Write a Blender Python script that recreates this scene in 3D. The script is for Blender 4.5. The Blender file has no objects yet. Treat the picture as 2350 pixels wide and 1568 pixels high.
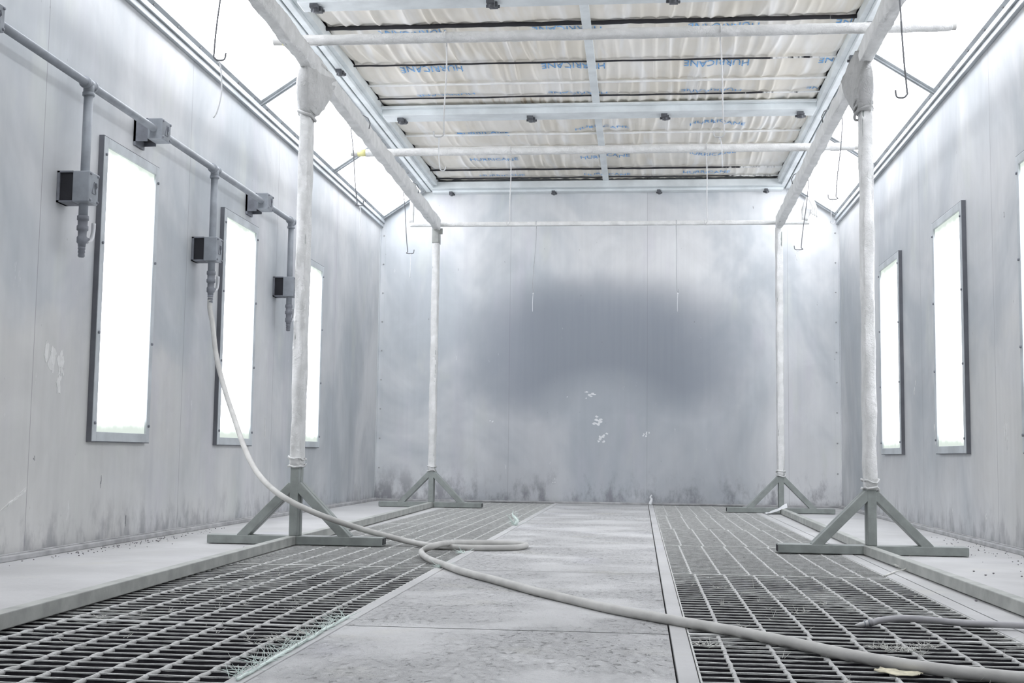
import bpy, bmesh, math, random
from mathutils import Vector, Matrix, noise as mnoise

random.seed(7)
SC = bpy.context.scene
COL = SC.collection

# ------------------------------------------------------------------ camera
F_PX = 2824.106
YAW, PITCH, ROLL = -0.104551867, 0.0919915, -0.0126836
CAM_H = 0.43
cy, sy = math.cos(YAW), math.sin(YAW)
cp, sp = math.cos(PITCH), math.sin(PITCH)
cr, sr = math.cos(ROLL), math.sin(ROLL)
FWD = Vector((sy * cp, cy * cp, sp))
_x = Vector((cy, -sy, 0.0))
_d = FWD.cross(_x)
RIGHT = cr * _x + sr * _d
DOWN = -sr * _x + cr * _d
CAM = Vector((0.0, 0.0, CAM_H))
cam_data = bpy.data.cameras.new('camera')
cam_data.sensor_width = 36.0
cam_data.lens = F_PX / 2350.0 * 36.0
cam_data.clip_start = 0.05
cam_data.clip_end = 60
cam = bpy.data.objects.new('camera', cam_data)
COL.objects.link(cam)
m3 = Matrix((RIGHT, -DOWN, -FWD)).transposed()
cam.matrix_world = Matrix.Translation(CAM) @ m3.to_4x4()
SC.camera = cam

# ------------------------------------------------------------------ world, exposure
SC.view_settings.view_transform = 'Standard'
SC.view_settings.look = 'None'
SC.view_settings.gamma = 1.0
SC.view_settings.use_curve_mapping = False
SC.view_settings.exposure = 0.0
world = bpy.data.worlds.new('world')
SC.world = world
world.use_nodes = True
world.node_tree.nodes['Background'].inputs['Color'].default_value = (0.8, 0.85, 1.0, 1)
world.node_tree.nodes['Background'].inputs['Strength'].default_value = 0.3
SC.cycles.use_denoising = True
SC.cycles.max_bounces = 10
SC.cycles.diffuse_bounces = 8
SC.cycles.sample_clamp_indirect = 8.0
ROOF_LIGHT = 9.0      # strength of the slanted light panels
WALL_LIGHT = 4.2      # strength of the tall wall lights

# ------------------------------------------------------------------ room numbers
XL, XR, YB, YF = -2.42, 1.77, 11.2, -1.3
XC = (XL + XR) / 2
HW = (XR - XL) / 2          # half width 2.095
ZS, ZT = 2.585, 2.89        # slant starts on the wall / meets the ceiling frame
ST = 1.66                   # half width at the top of the slant
ZFAB = 2.975


def on_plane(px, py, axis, val):
    """the place in the room that a point of the photograph shows, on a known plane"""
    d = RIGHT * ((px - 1175) / F_PX) + DOWN * ((py - 784) / F_PX) + FWD
    t = (val - CAM[axis]) / d[axis]
    return CAM + d * t


# ------------------------------------------------------------------ mesh helper
class MB:
    def __init__(self):
        self.v, self.f, self.s = [], [], []

    def add(self, vs, fs, smooth=False):
        b = len(self.v)
        self.v += [tuple(p) for p in vs]
        for q in fs:
            self.f.append([b + i for i in q])
            self.s.append(smooth)

    def box(self, x0, x1, y0, y1, z0, z1):
        self.add([(x0, y0, z0), (x1, y0, z0), (x1, y1, z0), (x0, y1, z0), (x0, y0, z1), (x1, y0, z1), (x1, y1, z1), (x0, y1, z1)],
                 [(0, 3, 2, 1), (4, 5, 6, 7), (0, 1, 5, 4), (1, 2, 6, 5), (2, 3, 7, 6), (3, 0, 4, 7)])

    def beam(self, p0, p1, w, h, up=(0, 0, 1)):
        """a straight bar of w (sideways) by h (along up) between two points"""
        p0, p1 = Vector(p0), Vector(p1)
        d = (p1 - p0).normalized()
        s = d.cross(Vector(up)).normalized()
        u = s.cross(d).normalized()
        vs = []
        for p in (p0, p1):
            for a, b in ((-1, -1), (1, -1), (1, 1), (-1, 1)):
                vs.append(p + s * (a * w / 2) + u * (b * h / 2))
        self.add(vs, [(0, 1, 2, 3), (7, 6, 5, 4), (0, 4, 5, 1), (1, 5, 6, 2), (2, 6, 7, 3), (3, 7, 4, 0)])

    def tube(self, pts, r, n=10, cap=True, fn=None, wh=None):
        """a swept tube; r a number or a list; wh=(w,h) gives a rounded-rectangle section; fn(i, a) scales the radius"""
        pts = [Vector(p) for p in pts]
        N = len(pts)
        rs = r if isinstance(r, (list, tuple)) else [r] * N
        vs, prev = [], None
        for i, p in enumerate(pts):
            d = (pts[min(i + 1, N - 1)] - pts[max(i - 1, 0)]).normalized()
            if prev is None:
                ref = Vector((0, 0, 1)) if abs(d.z) < 0.9 else Vector((0, 1, 0))
                s = d.cross(ref).normalized()
            else:
                s = (prev - d * prev.dot(d)).normalized()
            prev = s
            u = s.cross(d).normalized()
            for k in range(n):
                a = 2 * math.pi * k / n
                c, sn = math.cos(a), math.sin(a)
                q = fn(i, a) if fn else 1.0
                if wh:
                    e = 0.45
                    c = math.copysign(abs(c) ** e, c) * wh[0] / 2
                    sn = math.copysign(abs(sn) ** e, sn) * wh[1] / 2
                    vs.append(p + s * (c * q * rs[i]) + u * (sn * q * rs[i]))
                else:
                    vs.append(p + (s * c + u * sn) * (rs[i] * q))
        fs = []
        for i in range(N - 1):
            for k in range(n):
                k2 = (k + 1) % n
                fs.append((i * n + k, i * n + k2, (i + 1) * n + k2, (i + 1) * n + k))
        if cap:
            fs.append(tuple(range(n - 1, -1, -1)))
            fs.append(tuple((N - 1) * n + k for k in range(n)))
        self.add(vs, fs, True)

    def blob(self, c, r, seed=0, n=7, squash=0.6):
        vs, fs = [], []
        for i in range(4):
            t = math.pi * i / 3
            for k in range(n):
                a = 2 * math.pi * k / n
                q = 1 + 0.4 * (mnoise.noise((k * 1.7 + seed, i * 1.3, seed * 0.7)))
                vs.append((c[0] + r * q * math.sin(t) * math.cos(a), c[1] + r * q * math.sin(t) * math.sin(a), c[2] + r * squash * (1 - math.cos(t))))
        for i in range(3):
            for k in range(n):
                k2 = (k + 1) % n
                fs.append((i * n + k, i * n + k2, (i + 1) * n + k2, (i + 1) * n + k))
        self.add(vs, fs, True)

    def build(self, name, mat, parent=None, bevel=0, kind=None):
        me = bpy.data.meshes.new(name)
        me.from_pydata(self.v, [], self.f)
        me.polygons.foreach_set('use_smooth', self.s)
        me.update()
        me.materials.append(mat)
        o = bpy.data.objects.new(name, me)
        COL.objects.link(o)
        if parent is not None:
            o.parent = parent
            o.matrix_parent_inverse = Matrix.Translation(-parent.location)
        if bevel:
            b = o.modifiers.new('bevel', 'BEVEL')
            b.width = bevel
            b.segments = 2
            b.limit_method = 'ANGLE'
            b.harden_normals = False
        if kind:
            o['kind'] = kind
        return o


def tag(o, label, cat, group=None, kind=None):
    o['label'] = label
    o['category'] = cat
    if group:
        o['group'] = group
    if kind:
        o['kind'] = kind
    return o


def thing(name, label, cat, loc, group=None):
    o = bpy.data.objects.new(name, None)
    o.empty_display_size = 0.1
    COL.objects.link(o)
    o.location = loc
    return tag(o, label, cat, group)


def struct(mb, name, mat, bevel=0):
    return mb.build(name, mat, None, bevel, 'structure')


def curve_pts(ctrl, per=8):
    """Catmull-Rom through control points"""
    P = [Vector(p) for p in ctrl]
    P = [P[0] * 2 - P[1]] + P + [P[-1] * 2 - P[-2]]
    out = []
    for i in range(1, len(P) - 2):
        for k in range(per):
            t = k / per
            a, b, c, d = P[i - 1], P[i], P[i + 1], P[i + 2]
            out.append(0.5 * ((2 * b) + (c - a) * t + (2 * a - 5 * b + 4 * c - d) * t * t + (3 * b - a - 3 * c + d) * t ** 3))
    out.append(P[-2])
    return out


# ------------------------------------------------------------------ materials
class NG:
    """small node-graph writer"""
    def __init__(self, name):
        self.m = bpy.data.materials.new(name)
        self.m.use_nodes = True
        self.t = self.m.node_tree
        self.b = self.t.nodes['Principled BSDF']
        self.geo = self.t.nodes.new('ShaderNodeNewGeometry')
        self.pos = self.geo.outputs['Position']
        s = self.t.nodes.new('ShaderNodeSeparateXYZ')
        self.link(self.pos, s.inputs[0])
        self.x, self.y, self.z = s.outputs

    def link(self, a, b):
        if isinstance(a, (int, float)):
            b.default_value = a
        elif isinstance(a, tuple):
            b.default_value = a + (1,) if len(a) == 3 and len(b.default_value) == 4 else a
        else:
            self.t.links.new(a, b)

    def math(self, op, a, b=0.0, clamp=False):
        n = self.t.nodes.new('ShaderNodeMath')
        n.operation = op
        n.use_clamp = clamp
        self.link(a, n.inputs[0])
        self.link(b, n.inputs[1])
        return n.outputs[0]

    def smooth(self, v, lo, hi, t0=0.0, t1=1.0):
        n = self.t.nodes.new('ShaderNodeMapRange')
        n.interpolation_type = 'SMOOTHSTEP'
        self.link(v, n.inputs['Value'])
        n.inputs['From Min'].default_value = lo
        n.inputs['From Max'].default_value = hi
        n.inputs['To Min'].default_value = t0
        n.inputs['To Max'].default_value = t1
        return n.outputs['Result']

    def scaled(self, sx, sy_, sz, src=None):
        n = self.t.nodes.new('ShaderNodeVectorMath')
        n.operation = 'MULTIPLY'
        self.link(src or self.pos, n.inputs[0])
        n.inputs[1].default_value = (sx, sy_, sz)
        return n.outputs[0]

    def noise(self, vec, scale=1.0, detail=4.0, rough=0.55, dist=0.0):
        n = self.t.nodes.new('ShaderNodeTexNoise')
        self.link(vec, n.inputs['Vector'])
        n.inputs['Scale'].default_value = scale
        n.inputs['Detail'].default_value = detail
        n.inputs['Roughness'].default_value = rough
        n.inputs['Distortion'].default_value = dist
        return n.outputs['Fac']

    def mix(self, fac, a, b, mode='MIX'):
        n = self.t.nodes.new('ShaderNodeMix')
        n.data_type = 'RGBA'
        n.blend_type = mode
        self.link(fac, n.inputs[0])
        self.link(a, n.inputs[6])
        self.link(b, n.inputs[7])
        return n.outputs[2]

    def bump(self, h, strength=0.3, dist=0.01):
        n = self.t.nodes.new('ShaderNodeBump')
        n.inputs['Strength'].default_value = strength
        n.inputs['Distance'].default_value = dist
        self.link(h, n.inputs['Height'])
        self.t.links.new(n.outputs[0], self.b.inputs['Normal'])

    def out(self, color, rough=0.6, metal=0.0, spec=0.3):
        self.link(color, self.b.inputs['Base Color'])
        self.link(rough, self.b.inputs['Roughness'])
        self.b.inputs['Metallic'].default_value = metal
        self.b.inputs['Specular IOR Level'].default_value = spec
        return self.m


def simple(name, c, rough=0.6, metal=0.0, var=0.12, scale=9.0, bump=0.0, spec=0.3, stretch=(1, 1, 1)):
    g = NG(name)
    n = g.noise(g.scaled(*stretch), scale, 5)
    a = tuple(v * (1 - var) for v in c)
    b = tuple(min(1, v * (1 + var)) for v in c)
    if bump:
        g.bump(g.noise(g.scaled(*stretch), scale * 6, 4), bump, 0.004)
    return g.out(g.mix(g.smooth(n, 0.3, 0.7), a, b), rough, metal, spec)


def wall_material(name, horiz, u0, pitch, blob=False, base=0.58):
    """painted sheet-metal panels: mottled grey, vertical streaks, joints, scuffs and floor-line grime"""
    g = NG(name)
    u = g.x if horiz == 'x' else g.y
    sx = (1, 0.3, 1) if horiz == 'x' else (0.3, 1, 1)
    big = g.noise(g.scaled(sx[0], sx[1], 0.8), 0.9, 4, 0.6, 0.6)
    c = g.mix(g.smooth(big, 0.34, 0.66), (base * 0.74, base * 0.79, base * 0.83), (base * 1.09, base * 1.10, base * 1.11))
    if horiz == 'y':
        # warm pale grey low down towards the near end, with a ragged upper edge
        pn = g.math('MULTIPLY', g.math('SUBTRACT', g.noise(g.scaled(0.2, 0.9, 1.2), 1.3, 4), 0.5), 1.4)
        pm = g.math('MULTIPLY', g.smooth(g.math('ADD', g.z, pn), 0.75, 1.1, 1.0, 0.0), g.smooth(g.math('ADD', g.y, g.math('MULTIPLY', pn, 3.0)), 5.2, 7.6, 1.0, 0.0))
        c = g.mix(g.math('MULTIPLY', pm, 0.8), c, (0.625, 0.62, 0.60))
    # overspray tints
    t1 = g.noise(g.scaled(sx[0] * 2.2, sx[1] * 2.2, 0.6), 1.3, 3)
    c = g.mix(g.smooth(t1, 0.57, 0.74, 0, 0.45), c, (base * 0.95, base * 0.93, base * 1.01))
    t2 = g.noise(g.scaled(sx[0] * 2.0, sx[1] * 2.0, 0.9), 1.7, 3, 0.5, 0.4)
    c = g.mix(g.smooth(t2, 0.58, 0.74, 0, 0.45), c, (base * 0.99, base * 1.03, base * 0.97))
    t3 = g.noise(g.scaled(sx[0] * 2.6, sx[1] * 2.6, 0.12), 1.0, 3)
    c = g.mix(g.smooth(t3, 0.58, 0.70, 0, 0.3), c, (base * 0.80, base * 0.80, base * 0.88))
    # vertical streaks and brushed grain
    st = g.noise(g.scaled(sx[0] * 26, sx[1] * 26, 0.9), 1.0, 3)
    c = g.mix(g.smooth(st, 0.3, 0.7, 0.965, 1.0), (0, 0, 0), c)
    # cloudy overspray, finer
    cl = g.noise(g.scaled(sx[0] * 2.6, sx[1] * 2.6, 1.9), 1.0, 5, 0.6, 0.8)
    c = g.mix(g.smooth(cl, 0.32, 0.68, 0.90, 1.0), (0.05, 0.055, 0.06), c)
    if blob:
        # dark soot-like overspray cloud in the middle of the back wall
        wob = g.math('MULTIPLY', g.math('SUBTRACT', g.noise(g.scaled(1, 0, 1), 1.4, 4), 0.5), 0.5)
        dx = g.math('DIVIDE', g.math('ADD', g.x, 0.34), 1.29)
        dz = g.math('DIVIDE', g.math('SUBTRACT', g.z, 1.33), 0.72)
        d = g.math('ADD', g.math('POWER', g.math('ABSOLUTE', dx), 2.6), g.math('POWER', g.math('ABSOLUTE', dz), 2.6))
        d = g.math('ADD', d, wob)
        m = g.smooth(d, 0.10, 1.6, 1.0, 0.0)
        ex = g.math('DIVIDE', g.math('ADD', g.x, 0.32), 0.62)
        ez = g.math('DIVIDE', g.math('SUBTRACT', g.z, 0.72), 0.42)
        e = g.math('ADD', g.math('MULTIPLY', ex, ex), g.math('MULTIPLY', ez, ez))
        m = g.math('MULTIPLY', m, g.smooth(e, 0.1, 1.9, 0.5, 1.0))
        # a fainter veil reaches lower and wider
        veil = g.math('MULTIPLY', g.smooth(g.math('ABSOLUTE', dx), 0.5, 1.5, 0.42, 0.0), g.smooth(g.z, 1.3, 1.9, 1.0, 0.0))
        m = g.math('MAXIMUM', m, veil)
        fine = g.noise(g.scaled(30, 0, 0.9), 1.0, 3)
        m = g.math('MULTIPLY', m, g.smooth(fine, 0.3, 0.7, 0.965, 1.0))
        c = g.mix(m, c, (0.285, 0.312, 0.352))
    # panel joints
    f = g.math('FRACT', g.math('ADD', g.math('DIVIDE', g.math('SUBTRACT', u, u0), pitch), 0.5))
    dj = g.math('MULTIPLY', g.math('ABSOLUTE', g.math('SUBTRACT', f, 0.5)), pitch)
    c = g.mix(g.smooth(dj, 0.0010, 0.0036, 0.3 if blob else 0.6, 0.0), c, (0.16, 0.15, 0.17))
    # white scuffs
    s1 = g.noise(g.scaled(sx[0] * 12, sx[1] * 12, 3.2), 1.0, 5, 0.7)
    c = g.mix(g.smooth(s1, 0.69, 0.74, 0, 0.5), c, (0.78, 0.78, 0.78))
    # small dark specks
    s2 = g.noise(g.scaled(sx[0] * 34, sx[1] * 34, 14), 1.0, 2, 0.5)
    c = g.mix(g.smooth(s2, 0.77, 0.80, 0, 0.55), c, (0.15, 0.15, 0.16))
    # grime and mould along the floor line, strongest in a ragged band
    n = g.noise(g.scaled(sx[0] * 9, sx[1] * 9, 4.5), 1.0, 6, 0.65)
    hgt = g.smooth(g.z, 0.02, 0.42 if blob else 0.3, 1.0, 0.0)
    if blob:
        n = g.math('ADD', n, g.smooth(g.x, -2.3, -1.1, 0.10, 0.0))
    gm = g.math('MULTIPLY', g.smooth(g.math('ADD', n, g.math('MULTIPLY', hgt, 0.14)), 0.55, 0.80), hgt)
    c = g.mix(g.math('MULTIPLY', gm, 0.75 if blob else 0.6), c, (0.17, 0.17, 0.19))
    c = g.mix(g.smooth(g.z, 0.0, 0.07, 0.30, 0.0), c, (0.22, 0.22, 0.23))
    g.bump(g.noise(g.scaled(sx[0] * 3, sx[1] * 3, 1.2), 1.0, 3), 0.12, 0.02)
    return g.out(c, 0.5, 0.0, 0.35)


M = {}
M['wall_l'] = wall_material('painted sheet metal left', 'y', 4.692, 1.616)
M['wall_r'] = wall_material('painted sheet metal right', 'y', 6.375, 1.616)
M['wall_b'] = wall_material('painted sheet metal back', 'x', 0.06, 1.257, True, 0.72)
M['wall_plain'] = simple('plain painted wall', (0.62, 0.63, 0.66), 0.6)
M['trim'] = simple('galvanised trim', (0.47, 0.50, 0.52), 0.42, 0.0, 0.14, 6, 0, 0.5)
M['trim_dark'] = simple('dusty trim', (0.40, 0.40, 0.405), 0.6, 0.0, 0.2, 12)
M['rail'] = simple('light zinc rail', (0.74, 0.78, 0.79), 0.4, 0.0, 0.1, 5, 0, 0.5)
M['dark_gap'] = simple('dark opening', (0.03, 0.03, 0.035), 0.9)
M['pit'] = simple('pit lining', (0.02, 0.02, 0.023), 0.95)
M['steel'] = simple('grey green painted steel', (0.262, 0.285, 0.272), 0.42, 0.0, 0.14, 14, 0.1, 0.5)
M['steel_dust'] = simple('dusty floor beam steel', (0.36, 0.37, 0.35), 0.6, 0.0, 0.16, 11, 0.1)
M['frame_shade'] = simple('painted edge shade', (0.13, 0.135, 0.15), 0.8)
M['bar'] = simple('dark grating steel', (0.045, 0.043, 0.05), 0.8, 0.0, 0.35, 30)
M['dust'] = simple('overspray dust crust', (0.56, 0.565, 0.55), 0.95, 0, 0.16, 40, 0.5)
M['rod_dust'] = simple('dusty twisted rod', (0.53, 0.53, 0.52), 0.95, 0, 0.16, 60, 0.6)
M['pipe'] = simple('grey coated pipe', (0.255, 0.275, 0.30), 0.5, 0, 0.14, 12, 0.1, 0.4)
M['pipe_dark'] = simple('dark coated fitting', (0.185, 0.195, 0.22), 0.55, 0, 0.16, 18, 0.1, 0.4)
M['grip'] = simple('pale valve grip', (0.66, 0.67, 0.69), 0.5)
M['hose'] = simple('dusty grey hose', (0.50, 0.495, 0.475), 0.6, 0, 0.1, 14, 0.12)
M['hose_b'] = simple('grey hose', (0.43, 0.425, 0.44), 0.55, 0, 0.1, 14, 0.12)
M['wire'] = simple('hook wire', (0.16, 0.165, 0.175), 0.45, 0, 0.1, 20)
M['wire_white'] = simple('coated hook wire', (0.66, 0.66, 0.66), 0.6, 0, 0.06, 20)
M['wire_pale'] = simple('pale thin wire', (0.40, 0.41, 0.43), 0.5, 0, 0.1, 20)
M['string'] = simple('white string', (0.82, 0.83, 0.84), 0.8, 0, 0.05, 20)
M['clamp'] = simple('dark clamp', (0.10, 0.105, 0.115), 0.5, 0, 0.25, 30)
M['ink'] = simple('blue print', (0.20, 0.42, 0.76), 0.8, 0, 0.4, 18)
M['yellow'] = simple('yellow tape', (0.82, 0.78, 0.38), 0.5)
M['fibre'] = simple('pale green glass fibre', (0.68, 0.77, 0.73), 0.7, 0, 0.15, 30)
M['fibre_white'] = simple('white fibre', (0.72, 0.72, 0.68), 0.7, 0, 0.1, 30)
M['crumb'] = simple('dark crumbs', (0.20, 0.19, 0.20), 0.9)
M['scrap'] = simple('crumpled plastic', (0.70, 0.71, 0.72), 0.4, 0, 0.08, 20)
M['leaf'] = simple('yellowed paper', (0.62, 0.58, 0.44), 0.8, 0, 0.2, 60)
M['white_paint'] = simple('white paint fleck', (0.80, 0.81, 0.82), 0.7, 0, 0.06, 30)
M['groove'] = simple('recessed slot', (0.09, 0.08, 0.085), 0.8)


def film_material(name='wrapping film', f=1.0):
    g = NG(name)
    n = g.noise(g.scaled(1, 1, 1), 14, 4)
    c = g.mix(g.smooth(n, 0.35, 0.7), (0.78 * f, 0.785 * f, 0.77 * f), (0.91 * f, 0.91 * f, 0.90 * f))
    w = g.noise(g.scaled(1, 1, 1), 42, 5, 0.75, 1.6)
    g.bump(w, 0.9, 0.010)
    return g.out(c, 0.36, 0.0, 0.5)


M['film'] = film_material()
M['knot_l'] = film_material('bunched greyish film', 0.74)
M['knot_r'] = film_material('bunched grey film', 0.52)


def floor_material(name, crust):
    g = NG(name)
    k = 1.0 if crust else 0.84
    n = g.noise(g.scaled(1, 1, 1), 1.8, 5, 0.6)
    c = g.mix(g.smooth(n, 0.3, 0.7), (0.52 * k, 0.52 * k, 0.52 * k), (0.63 * k, 0.63 * k, 0.63 * k))
    yl = g.noise(g.scaled(1, 1.3, 1), 2.6, 3)
    c = g.mix(g.smooth(yl, 0.58, 0.75, 0, 0.4), c, (0.61 * k, 0.60 * k, 0.54 * k))
    lav = g.noise(g.scaled(1.2, 0.7, 1), 1.9, 3, 0.5, 0.3)
    c = g.mix(g.smooth(lav, 0.57, 0.75, 0, 0.4), c, (0.56 * k, 0.56 * k, 0.61 * k))
    if crust:
        cr_ = g.noise(g.scaled(52, 30, 1), 1.0, 6, 0.7, 0.6)
        amt = g.smooth(g.noise(g.scaled(1, 1, 1), 2.4, 3), 0.36, 0.58, 0.25, 1.0)
        fl = g.math('MULTIPLY', g.smooth(cr_, 0.565, 0.65), amt)
        c = g.mix(g.math('MULTIPLY', fl, 0.66), c, (0.22, 0.22, 0.215))
        fine = g.noise(g.scaled(60, 90, 1), 1.0, 4, 0.7)
        h = g.math('ADD', g.math('MULTIPLY', g.math('SUBTRACT', cr_, g.math('MULTIPLY', fl, 0.4)), amt), g.math('MULTIPLY', fine, 0.35))
        g.bump(h, 0.9, 0.024)
    else:
        sp_ = g.noise(g.scaled(22, 22, 1), 1.0, 4, 0.7)
        c = g.mix(g.smooth(sp_, 0.70, 0.76, 0, 0.45), c, (0.25, 0.24, 0.26))
        g.bump(g.noise(g.scaled(30, 30, 1), 1.0, 5), 0.3, 0.006)
    return g.out(c, 0.75, 0.0, 0.25)


M['floor'] = floor_material('painted floor sheet', False)
M['plate'] = floor_material('crusted floor plate', True)


def fabric_material():
    g = NG('filter fabric')
    n = g.noise(g.scaled(1.0, 0.5, 1), 2.3, 4)
    c = g.mix(g.smooth(n, 0.35, 0.65), (0.79, 0.745, 0.66), (0.87, 0.84, 0.785))
    f2 = g.noise(g.scaled(9, 0.8, 1), 1.0, 3, 0.5, 0.5)
    c = g.mix(g.smooth(f2, 0.50, 0.70, 0, 0.7), c, (0.94, 0.935, 0.925))
    f3 = g.noise(g.scaled(5, 0.9, 1), 1.7, 3, 0.5, 0.4)
    c = g.mix(g.smooth(f3, 0.58, 0.72, 0, 0.45), c, (0.76, 0.74, 0.68))
    # brown drip stain in front of the middle cross rail
    ax = g.math('MULTIPLY', g.math('ADD', g.x, 0.86), 2.2)
    ay = g.math('MULTIPLY', g.math('SUBTRACT', g.y, 8.6), 7.0)
    r2 = g.math('ADD', g.math('MULTIPLY', ax, ax), g.math('MULTIPLY', ay, ay))
    drip = g.noise(g.scaled(26, 2.5, 1), 1.0, 3)
    m = g.math('MULTIPLY', g.smooth(r2, 0.1, 1.0, 1, 0), g.smooth(drip, 0.45, 0.66, 0, 0.8))
    c = g.mix(m, c, (0.40, 0.31, 0.21))
    return g.out(c, 0.9, 0.0, 0.1)


M['fabric'] = fabric_material()


def grid_rod(name, split):
    """cross rods of the filter grid: black on one stretch, white on the other"""
    g = NG(name)
    n = g.noise(g.scaled(5, 1, 1), 1.6, 5, 0.7)
    v = g.math('ADD', g.x, g.math('MULTIPLY', g.math('SUBTRACT', n, 0.5), 2.4))
    return g.out(g.mix(g.smooth(v, split - 0.15, split + 0.15), (0.035, 0.035, 0.04), (0.90, 0.90, 0.89)), 0.7)


M['rod_black'] = grid_rod('black grid rod', 0.95)
M['rod_mixed'] = grid_rod('half whitened grid rod', 1.6)
M['rod_white'] = simple('white grid rod', (0.90, 0.90, 0.89), 0.7, 0, 0.08, 12)


def light_material(name, strength, dirt_axis=None, lo=0, hi=0):
    g = NG(name)
    t = g.t
    e = t.nodes.new('ShaderNodeEmission')
    s = strength
    col = (0.925, 0.945, 1.0)
    if dirt_axis == 'z':
        n = g.noise(g.scaled(1, 5, 4), 1.6, 3)
        w = g.math('MULTIPLY', n, 0.07)
        a = g.smooth(g.math('SUBTRACT', g.z, w), lo - 0.06, lo + 0.03, 0.0, 1.0)
        b = g.smooth(g.math('ADD', g.z, w), hi - 0.03, hi + 0.06, 1.0, 0.0)
        k = g.math('POWER', g.math('MULTIPLY', a, b), 4.0)
        s = g.math('ADD', g.math('MULTIPLY', k, strength - 0.86), 0.86)
        g.link(g.mix(k, (0.90, 1.0, 0.93), col), e.inputs['Color'])
    else:
        g.link(col, e.inputs['Color'])
    g.link(s, e.inputs['Strength'])
    t.links.new(e.outputs[0], t.nodes['Material Output'].inputs['Surface'])
    return g.m


M['lit_roof'] = light_material('lit roof diffuser', ROOF_LIGHT)
M['lit_wall'] = light_material('lit wall diffuser', WALL_LIGHT, 'z', 0.52, 1.80)

# ================================================================== SETTING
b = MB(); b.box(XL - 0.08, XL, YF, YB + 0.08, -0.5, 3.2); struct(b, 'wall_left', M['wall_l'])
b = MB(); b.box(XR, XR + 0.08, YF, YB + 0.08, -0.5, 3.2); struct(b, 'wall_right', M['wall_r'])
b = MB(); b.box(XL, XR, YB, YB + 0.08, -0.5, 3.2); wall_back = struct(b, 'wall_back', M['wall_b'])
b = MB(); b.box(XL - 0.08, XR + 0.08, YF - 0.08, YF, -0.5, 3.2); struct(b, 'wall_front', M['wall_plain'])
b = MB(); b.box(XL - 0.08, XR + 0.08, YF - 0.08, YB + 0.08, 3.2, 3.28); struct(b, 'ceiling', M['wall_plain'])

# floor: two side slabs, pit under the gratings, bearers
GL0, GL1 = -1.565, -0.770
GR0, GR1 = 0.117, 0.903
f = MB()
f.box(XL, GL0 - 0.004, YF, YB, -0.04, 0.0)
f.box(0.963, XR, YF, YB, -0.04, 0.0)
floor = struct(f, 'floor', M['floor'])
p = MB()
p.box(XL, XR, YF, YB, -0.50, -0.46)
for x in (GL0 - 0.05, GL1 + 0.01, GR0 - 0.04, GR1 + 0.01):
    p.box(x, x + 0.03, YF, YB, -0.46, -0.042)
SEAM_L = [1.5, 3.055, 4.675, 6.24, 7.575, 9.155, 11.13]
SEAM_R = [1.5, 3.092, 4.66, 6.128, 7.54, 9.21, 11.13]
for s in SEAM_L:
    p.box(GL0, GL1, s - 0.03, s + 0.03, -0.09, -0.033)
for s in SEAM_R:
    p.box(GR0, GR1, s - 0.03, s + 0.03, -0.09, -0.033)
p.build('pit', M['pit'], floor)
k = 0
for x0, x1, z in ((-0.768, -0.7335, 0.002), (0.0745, 0.1145, 0.002), (GR1 + 0.002, 0.957, 0.001)):
    k += 1
    t_ = MB(); t_.box(x0, x1, YF, YB, -0.04, z)
    struct(t_, 'trim_%d' % k, M['floor'], 0.002)
# coved skirting lip where the walls meet the floor
for nm, x0, x1 in (('baseboard_left', XL, XL + 0.03), ('baseboard_right', XR - 0.03, XR)):
    t_ = MB(); t_.box(x0, x1, YF, YB, 0.0, 0.022); t_.box(min(x0, x1) if 'left' in nm else x1 - 0.008, (x0 + 0.008) if 'left' in nm else x1, YF, YB, 0.02, 0.028)
    struct(t_, nm, M['trim_dark'], 0.004)
t_ = MB(); t_.box(XL, XR, YB - 0.02, YB, 0.0, 0.018); struct(t_, 'baseboard_back', M['trim_dark'], 0.004)
# corner angles of the back wall with rivets
for i, s in ((4, -1), (5, 1)):
    t_ = MB()
    xw = XL if s < 0 else XR
    a, c_ = sorted((xw, xw - s * 0.045))
    t_.box(a, c_, YB - 0.004, YB, 0.02, ZS)
    a, c_ = sorted((xw, xw - s * 0.004))
    t_.box(a, c_, YB - 0.05, YB - 0.004, 0.02, ZS)
    o = struct(t_, 'trim_%d' % i, M['wall_b'])
    r_ = MB()
    for q in range(9):
        r_.tube([(xw - s * 0.03, YB - 0.009, 0.3 + q * 0.27), (xw - s * 0.03, YB - 0.003, 0.3 + q * 0.27)], 0.007, 8)
    r_.build('rivets', M['trim_dark'], o)
# flange where the wall panels meet the slanted lights
for i, s in ((6, -1), (7, 1)):
    t_ = MB()
    xw = XL if s < 0 else XR
    a, c_ = sorted((xw, xw - s * 0.022))
    t_.box(a, c_, YF, YB, ZS - 0.045, ZS - 0.012)
    a, c_ = sorted((xw, xw - s * 0.034))
    t_.box(a, c_, YF, YB, ZS - 0.010, ZS + 0.022)
    struct(t_, 'trim_%d' % i, M['trim'], 0.003)
# slanted blank behind the lights, and the end wedge trims on the back wall
for i, s in ((8, -1), (9, 1)):
    t_ = MB()
    a = Vector((XC + s * (HW - 0.0), 0, ZS + 0.05)); c_ = Vector((XC + s * ST, 0, ZT + 0.05))
    mid = (a + c_) / 2
    up = Vector((-(c_ - a).z, 0, (c_ - a).x))
    t_.beam((mid.x, YF, mid.z), (mid.x, YB, mid.z), (c_ - a).length, 0.02, up)
    struct(t_, 'trim_%d' % i, M['trim'])

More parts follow.
